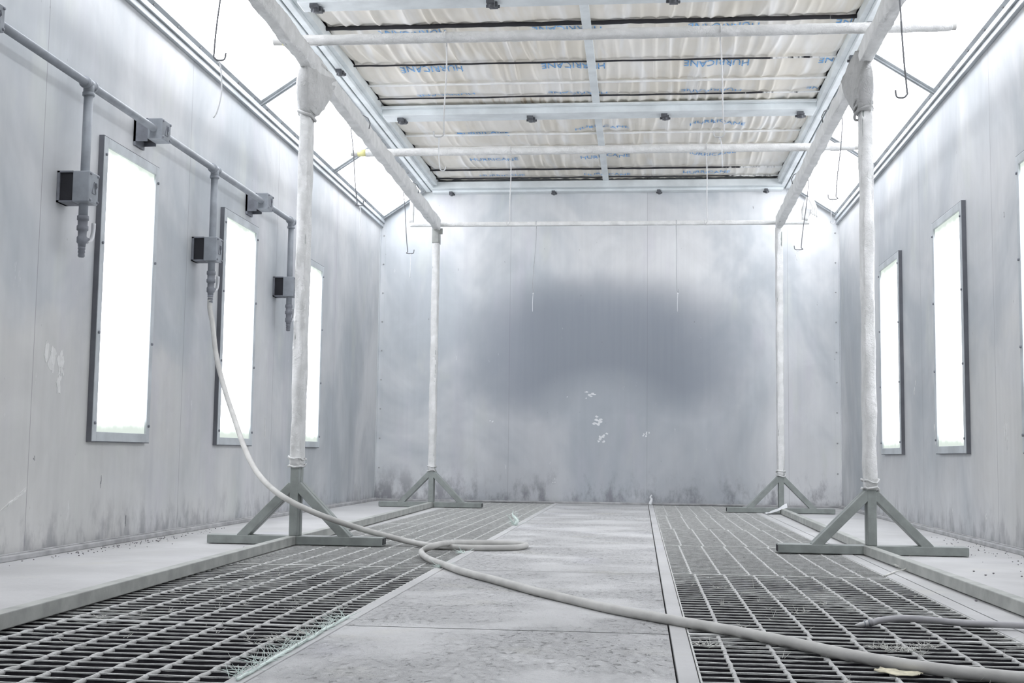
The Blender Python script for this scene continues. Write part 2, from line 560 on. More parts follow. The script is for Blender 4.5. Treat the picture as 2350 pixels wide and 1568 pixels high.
# ================================================================== SLANTED ROOF LIGHTS
edges = [0.05, 1.88, 3.73, 5.54, 7.40, 9.27, 11.15]
names_l = {6: 'slanted roof light on the left side, farthest one, ending at the back wall',
           5: 'slanted roof light on the left side, second from the back wall, behind the near post',
           4: 'slanted roof light on the left side above the pipe, nearest one in view'}
names_r = {6: 'slanted roof light on the right side, farthest one, ending at the back wall',
           5: 'slanted roof light on the right, second from the back wall, half behind the near post',
           4: 'slanted roof light in the top right corner, nearest one in view'}


def slant_light(s, y0, y1, label):
    a = Vector((XC + s * (HW - 0.004), 0, ZS + 0.028))
    c_ = Vector((XC + s * (ST + 0.018), 0, ZT - 0.004))
    d = (c_ - a)
    L = d.length
    d.normalize()
    nrm = Vector((-s * abs(d.z), 0, -abs(d.x)))     # into the room
    o = thing('roof_light', label, 'light panel', (a.x, (y0 + y1) / 2, a.z), 'slanted roof lights')

    def P(v, y, h=0.0):
        q = a + d * v + nrm * h
        return Vector((q.x, y, q.z))
    fr = MB()
    w = 0.042
    for v in (w / 2, L - w / 2):
        fr.beam(P(v, y0), P(v, y1), w, 0.022, nrm)
    for y in (y0 + w / 2 + 0.002, y1 - w / 2 - 0.002):
        fr.beam(P(w, y), P(L - w, y), w, 0.022, nrm)
    # raised outer lips
    for v in (0.006, L - 0.006):
        fr.beam(P(v, y0, 0.014), P(v, y1, 0.014), 0.010, 0.014, nrm)
    for y in (y0 + 0.007, y1 - 0.007):
        fr.beam(P(0.012, y, 0.014), P(L - 0.012, y, 0.014), 0.010, 0.014, nrm)
    fr.build('frame', M['trim'], o, 0.002)
    em = MB()
    em.beam(P(L / 2, y0 + w + 0.003, -0.006), P(L / 2, y1 - w - 0.003, -0.006), L - 2 * w - 0.002, 0.006, nrm)
    em.build('diffuser', M['lit_roof'], o)
    if y1 < 5.0:
        return
    q = int((y1 - y0) / 0.3)
    for i in range(q):
        y = y0 + 0.12 + i * (y1 - y0 - 0.24) / (q - 1)
        for v in (0.026, L - 0.026):
            sc = MB()
            sc.tube([P(v, y, 0.010), P(v, y, 0.017)], 0.006, 8)
            sc.build('screw', M['trim_dark'], o)


for i in range(6):
    for s in (-1, 1):
        lab = (names_l if s < 0 else names_r).get(i + 1, 'slanted roof light nearer than the picture shows, beside the ceiling frame')
        slant_light(s, edges[i] + 0.004, edges[i + 1] - 0.004, lab)

# ================================================================== TALL WALL LIGHTS


def wall_light(s, y0, y1, z0, z1, label):
    xw = XL if s < 0 else XR
    o = thing('wall_light', label, 'wall light', (xw, (y0 + y1) / 2, z0), 'tall wall lights')
    fr = MB()
    D, w, lip = 0.026, 0.042, 0.006

    def bx(ya, yb, za, zb, d0, d1):
        xa, xb = sorted((xw - s * d0, xw - s * d1))
        fr.box(xa, xb, ya, yb, za, zb)
    bx(y0, y0 + w, z0, z1, 0, D)
    bx(y1 - w, y1, z0, z1, 0, D)
    bx(y0 + w, y1 - w, z0, z0 + w, 0, D)
    bx(y0 + w, y1 - w, z1 - w, z1, 0, D)
    fr.build('frame', M['trim'], o, 0.002)
    # dark strips paint the shade on the outer sides of the frame
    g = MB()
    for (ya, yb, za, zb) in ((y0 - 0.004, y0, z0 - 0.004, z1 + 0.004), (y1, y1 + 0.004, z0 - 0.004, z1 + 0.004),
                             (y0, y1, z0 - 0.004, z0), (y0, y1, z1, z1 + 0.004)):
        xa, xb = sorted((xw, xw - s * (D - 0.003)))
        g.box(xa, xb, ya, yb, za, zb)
    g.build('edge_shade', M['frame_shade'], o)
    em = MB()
    xa, xb = sorted((xw - s * 0.006, xw - s * 0.016))
    em.box(xa, xb, y0 + w, y1 - w, z0 + w, z1 - w)
    em.build('diffuser', M['lit_wall'], o)
    for yy in (y0 + 0.018, y1 - 0.018):
        for q in range(4):
            sc = MB()
            z = z0 + 0.08 + q * (z1 - z0 - 0.16) / 3
            sc.tube([(xw - s * D, yy, z), (xw - s * (D + 0.006), yy, z)], 0.007, 8)
            sc.build('screw', M['pipe_dark'], o)


wall_light(-1, 5.20, 5.835, 0.468, 1.835, 'tall glowing wall light on the left wall, nearest one, under the pipe')
wall_light(-1, 6.815, 7.45, 0.468, 1.835, 'tall glowing wall light on the left wall with the hanging hose crossing it')
wall_light(-1, 8.43, 9.065, 0.468, 1.835, 'tall glowing wall light on the left wall, partly behind the near wrapped post')
wall_light(1, 5.19, 5.878, 0.470, 1.850, 'tall glowing wall light on the right wall, cut by the edge of the photo')
wall_light(1, 6.87, 7.555, 0.470, 1.850, 'tall glowing wall light on the right wall, middle one, fully in view')
wall_light(1, 8.53, 9.225, 0.470, 1.850, 'tall glowing wall light on the right wall, farthest, beside the near wrapped post')

# ================================================================== CEILING FRAME AND FILTERS
CF = thing('ceiling_frame', 'pale metal ceiling frame holding the filter fabric, with clamps and cross rods', 'ceiling frame', (XC, 6.0, 2.87))
for s in (-1, 1):
    r_ = MB()

    def sb(a, c_, z0, z1):
        x0, x1 = sorted((XC + s * a, XC + s * c_))
        r_.box(x0, x1, YF, YB - 0.01, z0, z1)
    sb(1.628, 1.672, 2.868, 2.96)
    sb(1.578, 1.618, 2.872, 2.96)
    sb(1.545, 1.578, 2.895, 2.96)
    r_.build('side_rail', M['rail'], CF, 0.003)
    g = MB()
    x0, x1 = sorted((XC + s * 1.617, XC + s * 1.629))
    g.box(x0, x1, YF, YB - 0.01, 2.90, 2.95)
    g.build('slot', M['groove'], CF)
CROSS = [(1.9, 2.06), (4.10, 4.26), (6.35, 6.50), (8.60, 8.78)]
for y0, y1 in CROSS:
    r_ = MB()
    r_.box(XC - 1.545, XC + 1.545, y0, y1, 2.872, 2.92)
    r_.box(XC - 1.545, XC + 1.545, y0 - 0.05, y0 - 0.004, 2.915, 2.93)
    r_.build('cross_rail', M['rail'], CF, 0.004)
r_ = MB(); r_.box(XC - 1.60, XC + 1.60, 11.03, YB - 0.005, 2.868, 2.93); r_.box(XC - 1.60, XC + 1.60, 11.10, YB - 0.002, 2.845, 2.868)
r_.build('cross_rail', M['rail'], CF, 0.004)
r_ = MB(); r_.box(-0.345, -0.292, YF, YB - 0.02, 2.924, 2.938); r_.build('centre_strip', M['rail'], CF, 0.002)
RODS = [(2.5, 0), (3.0, 1), (3.5, 0), (4.75, 1), (5.3, 0), (5.9, 1), (6.98, 2), (7.69, 0), (8.12, 1), (8.44, 0), (9.45, 1), (9.86, 1), (10.65, 3), (10.98, 0)]
for y, kd in RODS:
    r_ = MB()
    rad = {0: 0.006, 1: 0.009, 2: 0.013, 3: 0.008}[kd]
    n_ = 60
    r_.tube([(XC - 1.545 + 3.09 * i / n_, y + 0.004 * mnoise.noise((i * 0.2, y, 0)), 2.947 + 0.003 * mnoise.noise((i * 0.3, y, 3))) for i in range(n_ + 1)], rad, 8,
            fn=lambda i, a, y=y: 1 + 0.3 * mnoise.noise((i * 0.9, y * 3, a)))
    r_.build('grid_rod', M[('rod_black', 'rod_white', 'rod_mixed', 'rod_black')[kd]], CF)


def clamp(x, y, z=2.872, sc=1.0):
    c_ = MB()
    c_.box(x - 0.022 * sc, x + 0.022 * sc, y - 0.045 * sc, y - 0.005, z - 0.022, z)
    c_.tube([(x + 0.006, y - 0.01, z - 0.005), (x + 0.006, y - 0.01, z - 0.04)], 0.018 * sc, 10)
    c_.box(x - 0.012, x + 0.034 * sc, y + 0.0, y + 0.045 * sc, z - 0.028, z)
    c_.tube([(x - 0.03 * sc, y + 0.02, z - 0.018), (x + 0.045 * sc, y + 0.03, z - 0.018)], 0.009, 8)
    c_.build('clamp', M['clamp'], CF, 0.002)


for x in (-1.75, -0.80, 0.163, 1.117):
    clamp(x, 8.70)
for x in (-1.782, -0.81, 0.16):
    clamp(x, 6.41)
for x in (-1.75, -0.80, 0.16, 1.12):
    clamp(x, 11.11, 2.850, 0.7)
for s, ys in ((-1, (6.95, 7.54)), (1, (7.48, 6.9))):
    for y in ys:
        clamp(XC + s * 1.60, y, 2.872, 0.8)

FAB_RODS = sorted([r[0] for r in RODS] + [1.98, 4.18, 6.425, 8.69, 11.1, -1.3])


def fabric_z(x, y):
    y0 = max([q for q in FAB_RODS if q <= y], default=-1.3)
    y1 = min([q for q in FAB_RODS if q > y], default=11.2)
    t = (y - y0) / max(0.05, y1 - y0)
    span = y1 - y0
    z = ZFAB - (0.014 + 0.020 * min(1, span / 0.5)) * max(0, math.sin(math.pi * t)) ** 0.6
    # folds that run along the booth
    w = x * 11 + 0.5 * mnoise.noise((x * 2.1, y * 0.7, 4.0))
    rg = max(0.0, 1 - abs(mnoise.noise((w, y * 0.55, 1.0))) * 2)
    amp = 0.3 + 0.7 * max(0.0, min(1.0, 0.5 + 1.2 * mnoise.noise((x * 1.1, y * 0.5, 9.0))))
    z -= 0.017 * amp * rg ** 3
    z += 0.005 * mnoise.noise((x * 26, y * 1.4, 2.0)) * amp
    z += 0.006 * mnoise.noise((x * 3, y * 3, 6.0))
    # crease at the edge rails
    e = min(abs(x - (XC - 1.545)), abs(x - (XC + 1.545)))
    z += 0.016 * max(0, 1 - e / 0.05)
    return z


def filter_mat(y0, y1, label, words):
    o = thing('ceiling_filter', label, 'ceiling filter', (XC, (y0 + y1) / 2, 2.95), 'ceiling filter sheets')
    nx, ny = (420 if words else 120), max(6, int((y1 - y0) / 0.028))
    vs, fs = [], []
    for j in range(ny + 1):
        y = y0 + (y1 - y0) * j / ny
        for i in range(nx + 1):
            x = XC - 1.546 + 3.092 * i / nx
            vs.append((x, y, fabric_z(x, y)))
    for j in range(ny):
        for i in range(nx):
            a = j * (nx + 1) + i
            fs.append((a, a + nx + 1, a + nx + 2, a + 1))
    q = MB(); q.add(vs, fs, True)
    sheet = q.build('filter_sheet', M['fabric'], o)
    for (x0, yc, flip, keep, arc) in words:
        lettering(x0, yc, flip, keep, arc, sheet, y0, y1)


def lettering(x0, yc, flip, keep, arc, parent, ya, yb):
    """a printed word 0.41 m long that follows the fabric"""
    txt = 'HURRICANE'
    cd = bpy.data.curves.new('word', 'FONT')
    cd.body = txt[-keep:] if keep else txt
    cd.size = 0.1
    cd.resolution_u = 2
    tmp = bpy.data.objects.new('word', cd)
    COL.objects.link(tmp)
    dg = bpy.context.evaluated_depsgraph_get()
    me = bpy.data.meshes.new_from_object(tmp.evaluated_get(dg))
    bpy.data.objects.remove(tmp)
    bm = bmesh.new()
    bm.from_mesh(me)
    bmesh.ops.triangulate(bm, faces=bm.faces[:])
    for _ in range(5):
        ed = [e for e in bm.edges if e.calc_length() > 0.012]
        if not ed:
            break
        bmesh.ops.subdivide_edges(bm, edges=ed, cuts=1)
        bmesh.ops.triangulate(bm, faces=bm.faces[:])
    bm.to_mesh(me)
    bm.free()
    xs = [v.co.x for v in me.vertices]
    a, c_ = min(xs), max(xs)
    W = 0.41 * (len(cd.body) / 9)
    q = MB()
    vs = []
    for v in me.vertices:
        t = (v.co.x - a) / (c_ - a)
        h = v.co.y / 0.073
        u = t * W
        # seen from below, reading towards the camera or away from it
        X = x0 + u if not flip else x0 + W - u
        Yy = yc + (h * 0.085 if flip else -h * 0.085) + arc * (1 - (2 * t - 1) ** 2)
        Yy = min(max(Yy, ya + 0.01), yb - 0.01)
        vs.append((X, Yy, fabric_z(X, Yy) - 0.0045))
    fs = [list(pg.vertices) for pg in me.polygons]
    q.add(vs, fs)
    q.build('printed_word', M['ink'], parent)
    bpy.data.meshes.remove(me)


COLS = (-1.573, -0.645, 0.272)
w2 = [(x, y, True, 0, 0.0) for y in (7.05, 7.73, 8.33) for x in COLS]
w2 += [(1.12, y, True, 2, 0.0) for y in (7.05, 7.73, 8.33)]
w3 = [(-1.45, 9.50, False, 0, -0.02), (-0.505, 9.33, False, 0, -0.10), (0.365, 9.22, False, 0, -0.06),
      (-1.45, 10.26, False, 0, 0.0), (-0.505, 10.2, False, 0, -0.03), (0.365, 10.08, False, 0, 0.10),
      (-1.45, 10.90, False, 0, 0), (-0.505, 10.88, False, 0, 0), (0.370, 10.84, False, 0, 0)]
filter_mat(-1.2, 1.95, 'cream filter fabric over the part of the booth behind the camera', [])
filter_mat(2.0, 4.15, 'cream filter fabric above the near end of the booth', [])
filter_mat(4.22, 6.40, 'cream filter fabric in the bay nearest the camera, above the top edge', [])
filter_mat(6.46, 8.66, 'wrinkled cream filter fabric in the near bay, with upside down blue lettering', w2)
filter_mat(8.72, 11.08, 'wrinkled cream filter fabric in the far bay next to the back wall', w3)

# ================================================================== GRATINGS AND FLOOR PLATES


def dusty_bar(mb, x0, x1, y, t, z0, z1, seed):
    """a ragged crust lying along the top of a bar"""
    n_ = max(2, int((x1 - x0) / 0.022))
    vs, fs = [], []
    for i in range(n_ + 1):
        x = x0 + (x1 - x0) * i / n_
        a = mnoise.noise((x * 30, y * 17, seed))
        c_ = mnoise.noise((x * 45, y * 23, seed + 5))
        lump = max(0, mnoise.noise((x * 2.6, y * 2.6, 11)) - 0.12) * 2
        tt = t * (1 + 0.35 * a + 0.5 * lump)
        cg = max(0.0, min(1.0, (y - 4.3) / 2.2))
        lo = z0 - 0.0012 * max(0, c_) * 2 - 0.003 * lump * (0.5 + c_) - 0.0085 * cg
        hi = z1 + 0.0008 * a + 0.001 * lump
        yy = y + 0.0014 * c_
        vs += [(x, yy - tt / 2, lo), (x, yy - tt / 2, hi), (x, yy + tt / 2, hi), (x, yy + tt / 2, lo)]
    for i in range(n_):
        for k_ in range(4):
            k2 = (k_ + 1) % 4
            fs.append((i * 4 + k_, (i + 1) * 4 + k_, (i + 1) * 4 + k2, i * 4 + k2))
    fs.append((0, 1, 2, 3)); e = n_ * 4; fs.append((e + 3, e + 2, e + 1, e))
    mb.add(vs, fs)


def grating(x0, x1, y0, y1, rods, label, group):
    o = thing('floor_grating', label, 'floor grating', ((x0 + x1) / 2, (y0 + y1) / 2, -0.033), group)
    y0 += 0.004; y1 -= 0.004
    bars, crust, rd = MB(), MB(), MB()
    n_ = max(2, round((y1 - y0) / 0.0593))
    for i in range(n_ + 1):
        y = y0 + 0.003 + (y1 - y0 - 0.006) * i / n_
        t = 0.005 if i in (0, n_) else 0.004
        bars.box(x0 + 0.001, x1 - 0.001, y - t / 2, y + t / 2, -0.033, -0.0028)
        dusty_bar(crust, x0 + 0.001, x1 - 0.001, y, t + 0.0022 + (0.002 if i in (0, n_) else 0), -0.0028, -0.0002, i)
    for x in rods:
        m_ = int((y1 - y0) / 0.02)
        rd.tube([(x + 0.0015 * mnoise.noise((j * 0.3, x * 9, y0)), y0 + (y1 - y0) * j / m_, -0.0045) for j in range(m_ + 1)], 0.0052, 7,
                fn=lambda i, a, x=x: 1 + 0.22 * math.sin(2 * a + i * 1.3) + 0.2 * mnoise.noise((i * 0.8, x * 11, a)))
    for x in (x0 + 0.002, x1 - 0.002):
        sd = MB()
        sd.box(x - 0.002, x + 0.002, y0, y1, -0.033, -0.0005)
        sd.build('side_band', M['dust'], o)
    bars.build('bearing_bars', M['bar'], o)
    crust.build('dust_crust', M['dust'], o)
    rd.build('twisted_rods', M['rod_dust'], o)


RL = [-1.45, -1.345, -1.235, -1.142, -1.041, -0.944, -0.842]
RR = [0.195, 0.303, 0.410, 0.514, 0.620, 0.722, 0.820]
ordl = ['left floor grating at the bottom left corner, nearest panel', 'left floor grating panel, second from the camera, before the double seam',
        'left floor grating panel beside the foot of the near left stand, under the hose loop', 'left floor grating panel just beyond the hose loop',
        'left floor grating panel with the green fibre tuft at its edge', 'left floor grating panel against the back wall']
ordr = ['right floor grating at the bottom edge, under the long hose, nearest panel', 'right floor grating panel, second from the camera, with clogged bars',
        'right floor grating panel in front of the near right stand', 'right floor grating panel just beyond the near right stand',
        'right floor grating panel, second from the back wall', 'right floor grating panel against the back wall']
for i in range(6):
    grating(GL0, GL1, SEAM_L[i], SEAM_L[i + 1], RL, ordl[i], 'left row of floor gratings')
    sh = 0.012 if i % 2 else 0.0
    grating(GR0, GR1, SEAM_R[i], SEAM_R[i + 1], [x + sh - 0.006 for x in RR], ordr[i], 'right row of floor gratings')
grating(GL0, GL1, YF, 1.5, RL, 'left floor grating below the picture', 'left row of floor gratings')
grating(GR0, GR1, YF, 1.5, RR, 'right floor grating below the picture', 'right row of floor gratings')

for y0, y1, lab in ((YF, 3.065, 'crusted light grey floor plate in the middle of the floor, nearest the camera'),
                    (3.072, 4.612, 'crusted light grey floor plate crossed by the long hose'),
                    (4.619, YB - 0.02, 'long pale floor plate running from the hose loop to the back wall')):
    q = MB()
    nx, ny = 40, max(6, int((y1 - y0) / 0.05))
    vs, fs = [], []
    for j in range(ny + 1):
        for i in range(nx + 1):
            x = -0.7315 + 0.8015 * i / nx
            y = y0 + (y1 - y0) * j / ny
            vs.append((x, y, 0.0008 * mnoise.noise((x * 7, y * 7, 0)) + 0.0005))
    for j in range(ny):
        for i in range(nx):
            a = j * (nx + 1) + i
            fs.append((a, a + 1, a + nx + 2, a + nx + 1))
    q.add(vs, fs, True)
    q.box(-0.7315, 0.070, y0, y1, -0.04, -0.001)
    tag(q.build('floor_plate', M['plate']), lab, 'floor plate', 'middle floor plates')

# ================================================================== HANGING FRAMES


def wrapped(mb, pts, w, h, seed, amp=0.16, n=20):
    """a bar wound with film: rounded section with a spiral of wrinkles"""
    def fn(i, a):
        return 1 + amp * mnoise.noise((i * 0.16 + a * 1.1, math.cos(a) * 1.6 + seed, math.sin(a) * 1.6)) + 0.05 * mnoise.noise((i * 0.9 + a * 2, a * 2, seed))
    mb.tube(pts, 1.0, n, True, fn, (w, h))


def line_pts(a, c_, step=0.025):
    a, c_ = Vector(a), Vector(c_)
    n_ = max(2, int((c_ - a).length / step))
    return [a + (c_ - a) * i / n_ for i in range(n_ + 1)]


def stand(parent, x, y, xa, xb, zwrap, ztop, seed, sgn):
    """T-shaped foot of paired square tubes, with braces and a post"""
    T = 0.040
    z0 = 0.003
    for dy in (0.0, T + 0.005):
        c_ = MB(); c_.box(xa, xb, y + dy, y + dy + T, z0, z0 + T)
        # open tube ends
        ft = c_.build('foot_bar', M['steel'], parent, 0.003)
        for xe in (xa - 0.0006, xb + 0.0006):
            e = MB()
            e.box(xe - 0.0008, xe + 0.0008, y + dy + 0.006, y + dy + T - 0.006, z0 + 0.006, z0 + T - 0.006)
            e.build('tube_opening', M['dark_gap'], ft)
    for dy in (0.0, T + 0.005):
        for s in (-1, 1):
            c_ = MB()
            c_.beam((x + s * 0.255, y + dy + T / 2, z0 + T - 0.012), (x + s * 0.012, y + dy + T / 2, 0.277), T - 0.002, T, (0, 0, 1))
            c_.build('brace', M['steel'], parent, 0.003)
    c_ = MB()
    for dy in (0.0, T + 0.005):
        c_.box(x - T / 2, x + T / 2, y + dy, y + dy + T, z0 + T, ztop)
    c_.build('post', M['steel'], parent, 0.003)
    w_ = MB()
    cyy = y + T + 0.0025
    wrapped(w_, line_pts((x, cyy, zwrap), (x, cyy, ztop - 0.01)), 0.056, 0.098, seed, 0.19)
    w_.build('post_film', M['film'], parent)
    r_ = MB()      # torn skirt at the lower end of the film
    for i in range(2):
        z = zwrap + 0.004 + i * 0.035
        r_.tube([(x + 0.034 * math.copysign(abs(math.cos(a)) ** 0.5, math.cos(a)), cyy + 0.056 * math.copysign(abs(math.sin(a)) ** 0.5, math.sin(a)),
                  z + 0.022 * mnoise.noise((a * 0.9, seed, i))) for a in [2 * math.pi * q / 16 for q in range(17)]], 0.0045, 6,
                fn=lambda i2, a2: 1 + 0.8 * mnoise.noise((i2 * 0.8, a2, seed)))
    r_.build('film_skirt', M['film'], parent)


def gusset(parent, x, y, zr, seed, sgn):
    """film stretched from the post head up and back to the rail"""
    g = MB()
    rings = []
    N = 18
    for i in range(N + 1):
        t = i / N
        z = (zr - 0.27) + 0.30 * t
        yb = y + 0.088 + 0.46 * t ** 0.85
        yf = y - 0.012 - 0.05 * math.sin(t * math.pi)
        w = 0.066 + 0.03 * math.sin(math.pi * min(1, t * 1.1))
        ring = []
        for k_ in range(24):
            a = 2 * math.pi * k_ / 24
            ca, sa = math.cos(a), math.sin(a)
            yy = (yf + yb) / 2 + (yb - yf) / 2 * math.copysign(abs(sa) ** 0.7, sa)
            xx = x + w / 2 * math.copysign(abs(ca) ** 0.6, ca)
            nn = mnoise.noise((yy * 22 + seed, t * 1.3, ca * 1.2))
            xx += math.copysign(1, ca) * 0.013 * nn
            ring.append((xx, yy, z + 0.012 * mnoise.noise((a * 2, seed, t))))
        rings.append(ring)
    vs = [q for r_ in rings for q in r_]
    fs = []
    for i in range(N):
        for k_ in range(24):
            k2 = (k_ + 1) % 24
            fs.append((i * 24 + k_, i * 24 + k2, (i + 1) * 24 + k2, (i + 1) * 24 + k_))
    fs.append(tuple(range(23, -1, -1))); fs.append(tuple(N * 24 + k_ for k_ in range(24)))
    g.add(vs, fs, True)
    # tie of film round the post below the knot
    for q in range(3):
        z = zr - 0.27 + q * 0.03
        g.tube([(x + 0.040 * math.cos(a), y + 0.042 + 0.062 * math.sin(a), z + 0.02 * math.sin(a + seed) + 0.006 * mnoise.noise((a, q, seed))) for a in [2 * math.pi * e / 18 for e in range(19)]],
               0.007, 6, fn=lambda i2, a2: 1 + 0.4 * mnoise.noise((i2, a2, seed)))
    g.build('film_knot', M['knot_l' if sgn < 0 else 'knot_r'], parent)


ZR = 2.317
LF = thing('hanging_frame', 'film-wrapped steel hanging frame on the left, on two braced feet', 'hanging frame', (-1.60, 5.63, 0), 'pair of hanging frames')
RF = thing('hanging_frame', 'film-wrapped steel hanging frame on the right, on two braced feet', 'hanging frame', (1.043, 5.74, 0), 'pair of hanging frames')
stand(LF, -1.602, 5.630, -2.012, -1.180, 0.362, ZR - 0.03, 1, -1)
stand(LF, -1.682, 9.885, -2.108, -1.267, 0.292, ZR - 0.03, 2, -1)
stand(RF, 1.043, 5.742, 0.624, 1.463, 0.295, ZR - 0.03, 3, 1)
stand(RF, 1.102, 9.880, 0.679, 1.513, 0.292, ZR - 0.03, 4, 1)


def beam_part(parent, p0, p1):
    c_ = MB(); c_.beam(p0, p1, 0.040, 0.040); c_.build('floor_beam', M['steel_dust'], parent, 0.003)


zb = 0.0235
beam_part(LF, (-1.605, 5.629, zb), (-1.510, 2.79, zb + 0.0005)) if False else None
beam_part(LF, (-1.607, 5.629, zb), (-1.607 + 0.0335 * 4.6, 5.629 - 4.6, zb))
beam_part(LF, (-1.600, 5.717, zb), (-1.680, 9.884, zb))
beam_part(RF, (1.021, 5.741, zb), (1.021 + 0.0235 * 4.7, 5.741 - 4.7, zb))
beam_part(RF, (1.048, 5.829, zb), (1.098, 9.76, zb))


def rail_x(side, y):
    return (-1.672 + 0.0175 * (9.95 - y)) if side < 0 else (1.102 - 0.0142 * (9.95 - y))


for side, par, sd in ((-1, LF, 11), (1, RF, 15)):
    c_ = MB()
    c_.beam((rail_x(side, 9.96), 9.96, ZR + 0.02), (rail_x(side, 4.15), 4.15, ZR + 0.02), 0.038, 0.04)
    c_.beam((rail_x(side, 9.96), 9.96, ZR - 0.022), (rail_x(side, 4.15), 4.15, ZR - 0.022), 0.038, 0.04)
    c_.build('top_rail', M['steel'], par)
    w_ = MB()
    wrapped(w_, line_pts((rail_x(side, 9.90), 9.90, ZR), (rail_x(side, 4.2), 4.2, ZR)), 0.060, 0.100, sd, 0.2)
    w_.build('rail_film', M['film'], par)
    gusset(par, rail_x(side, 5.66) + (-0.006), 5.63 if side < 0 else 5.74, ZR, sd, side)
# sleeve and plate at the far left corner
c_ = MB(); c_.box(-1.709, -1.655, 9.868, 9.99, 2.16, 2.30); c_.box(-1.655, -1.625, 9.90, 9.91, 2.235, 2.285)
c_.build('joint_sleeve', M['steel_dust'], LF, 0.004)

# ------------------------------------------------------------------ cross bars lying on the rails
ZBAR = ZR + 0.059 + 0.028


def cross_bar(x0, x1, y, label, tape, seed):
    o = thing('cross_bar', label, 'cross bar', ((x0 + x1) / 2, y, ZBAR), 'bars lying across the hanging frames')
    c_ = MB(); c_.tube([(x0, y, ZBAR), (x1, y, ZBAR)], 0.0205, 14); c_.build('tube', M['hose'], o)
    w_ = MB()
    s = x0 + (0.10 if tape else 0.0)
    pts = line_pts((s, y, ZBAR), (x1 - 0.004, y, ZBAR), 0.02)
    w_.tube(pts, [0.0255] * (len(pts) - 2) + [0.023, 0.012], 16, True,
            lambda i, a: 1 + 0.13 * mnoise.noise((i * 0.35 + a, math.cos(a) * 2 + seed, math.sin(a) * 2)))
    w_.build('film', M['film'], o)
    if tape:
        t2 = MB(); t2.tube([(x0 + 0.045, y, ZBAR), (x0 + 0.10, y, ZBAR)], 0.0235, 16); t2.build('tape_band', M['yellow'], o)


cross_bar(-1.80, 1.43, 4.42, 'film-wrapped bar across both frames, nearest one, above the top edge', False, 2)
cross_bar(-1.765, 1.425, 5.63, 'film-wrapped bar across both frames at the near posts, large, yellow tape on its left end', True, 5)
cross_bar(-1.905, 1.365, 7.83, 'film-wrapped bar across both frames under the far ceiling filter, thinner looking', True, 8)
# low bar with upturned ends behind the far posts
o = thing('cross_bar', 'thin wrapped bar with upturned ends in front of the back wall', 'cross bar', (XC, 9.99, 2.33), 'bars lying across the hanging frames')
yq, zq = 10.005, 2.335
c_ = MB(); c_.tube(line_pts((-1.915, yq, zq), (1.352, yq, zq), 0.03), 1.0, 12, True, lambda i, a: 1 + 0.12 * mnoise.noise((i * 0.5, a, 3)), (0.036, 0.036))
c_.build('bar', M['film'], o)
c_ = MB(); c_.tube(line_pts((-1.905, yq, zq + 0.015), (-1.905, yq, 2.56), 0.03), 1.0, 12, True, lambda i, a: 1 + 0.1 * mnoise.noise((i * 0.5, a, 7)), (0.034, 0.034))
c_.build('upturned_end', M['film'], o)
c_ = MB(); c_.tube(line_pts((1.315, yq, zq + 0.015), (1.355, yq, 2.535), 0.02), [0.8 + 0.5 * math.sin(i * 0.33) ** 2 for i in range(11)][:len(line_pts((1.315, yq, zq + 0.015), (1.355, yq, 2.535), 0.02))], 14, True,
                   lambda i, a: 1 + 0.35 * mnoise.noise((i * 0.5, math.cos(a) * 2, math.sin(a) * 2)), (0.062, 0.05))
for q in range(4):
    c_.tube(curve_pts([(1.35 + 0.01 * q, yq - 0.02, 2.52), (1.37 + 0.012 * q, yq - 0.03, 2.47 - 0.01 * q), (1.365 + 0.015 * q, yq - 0.02, 2.40 - 0.01 * q)], 5), 0.006, 5)
c_.build('upturned_end', M['film'], o)

# ================================================================== WIRE HOOKS
HG = 'wire hooks hanging from the bars'


def hook(label, top, bottom, bar_r, turn, r=0.0032, mat='wire', string=None, tip=0.05, depth=0.03, stringmat='string', end_hook=False):
    """a wire bent over its bar at the top, straight shank, J at the bottom; turn = -1/+1 the side the J opens to"""
    top, bot = Vector(top), Vector(bottom)
    o = thing('wire_hook', label, 'hook', tuple(bot), HG)
    # loop over the bar (bar runs along x or y)
    axis, cen, hang = bar_r
    ctrl = []
    loop = []
    for q in range(7):
        a = math.pi * (1.15 - q / 6 * 1.15)
        if axis == 'x':
            loop.append(Vector((top.x, cen.y + math.cos(a) * hang, cen.z + math.sin(a) * hang)))
        else:
            loop.append(Vector((cen.x + math.cos(a) * hang * turn, top.y, cen.z + math.sin(a) * hang)))
    m_ = MB()
    m_.tube(loop + [loop[-1] + Vector((0, 0, -0.04))], r, 6)
    start = loop[-1] + Vector((0, 0, -0.035))
    shank = [start + (bot - start) * (i / 6) + Vector((0.003 * math.sin(i), 0, 0)) for i in range(7)]
    j = [bot + Vector((turn * 0.010, 0, -depth * 0.35)), bot + Vector((turn * tip * 0.5, 0, -depth * 0.45)), bot + Vector((turn * tip * 0.9, 0, -depth * 0.30)), bot + Vector((turn * tip, 0, depth * 0.5))]
    m_.tube(shank[:-1] + curve_pts([shank[-1]] + j, 4), r, 6)
    m_.build('wire', M[mat], o)
    if string:
        s0 = bot + Vector((turn * tip * 0.45, 0, -depth * 0.45))
        pts = [s0] + [bot + Vector((turn * dx, 0, dz)) for dx, dz in string]
        s_ = MB(); s_.tube(curve_pts(pts, 5), r * 0.8, 6)
        s_.blob((s0.x, s0.y, s0.z - 0.012), 0.006, 3)
        if end_hook:
            e = pts[-1]
            s_.tube(curve_pts([e, e + Vector((0.012, 0, -0.006)), e + Vector((0.022, 0, 0.002)), e + Vector((0.024, 0, 0.014))], 3), r * 0.8, 6)
        s_.build('string', M[stringmat], o)
    return o


def bar_c(y, x):
    return ('x', Vector((x, y, ZBAR)), 0.031)


def rail_c(side, y):
    return ('y', Vector((rail_x(side, y), y, ZR + 0.02)), 0.044)


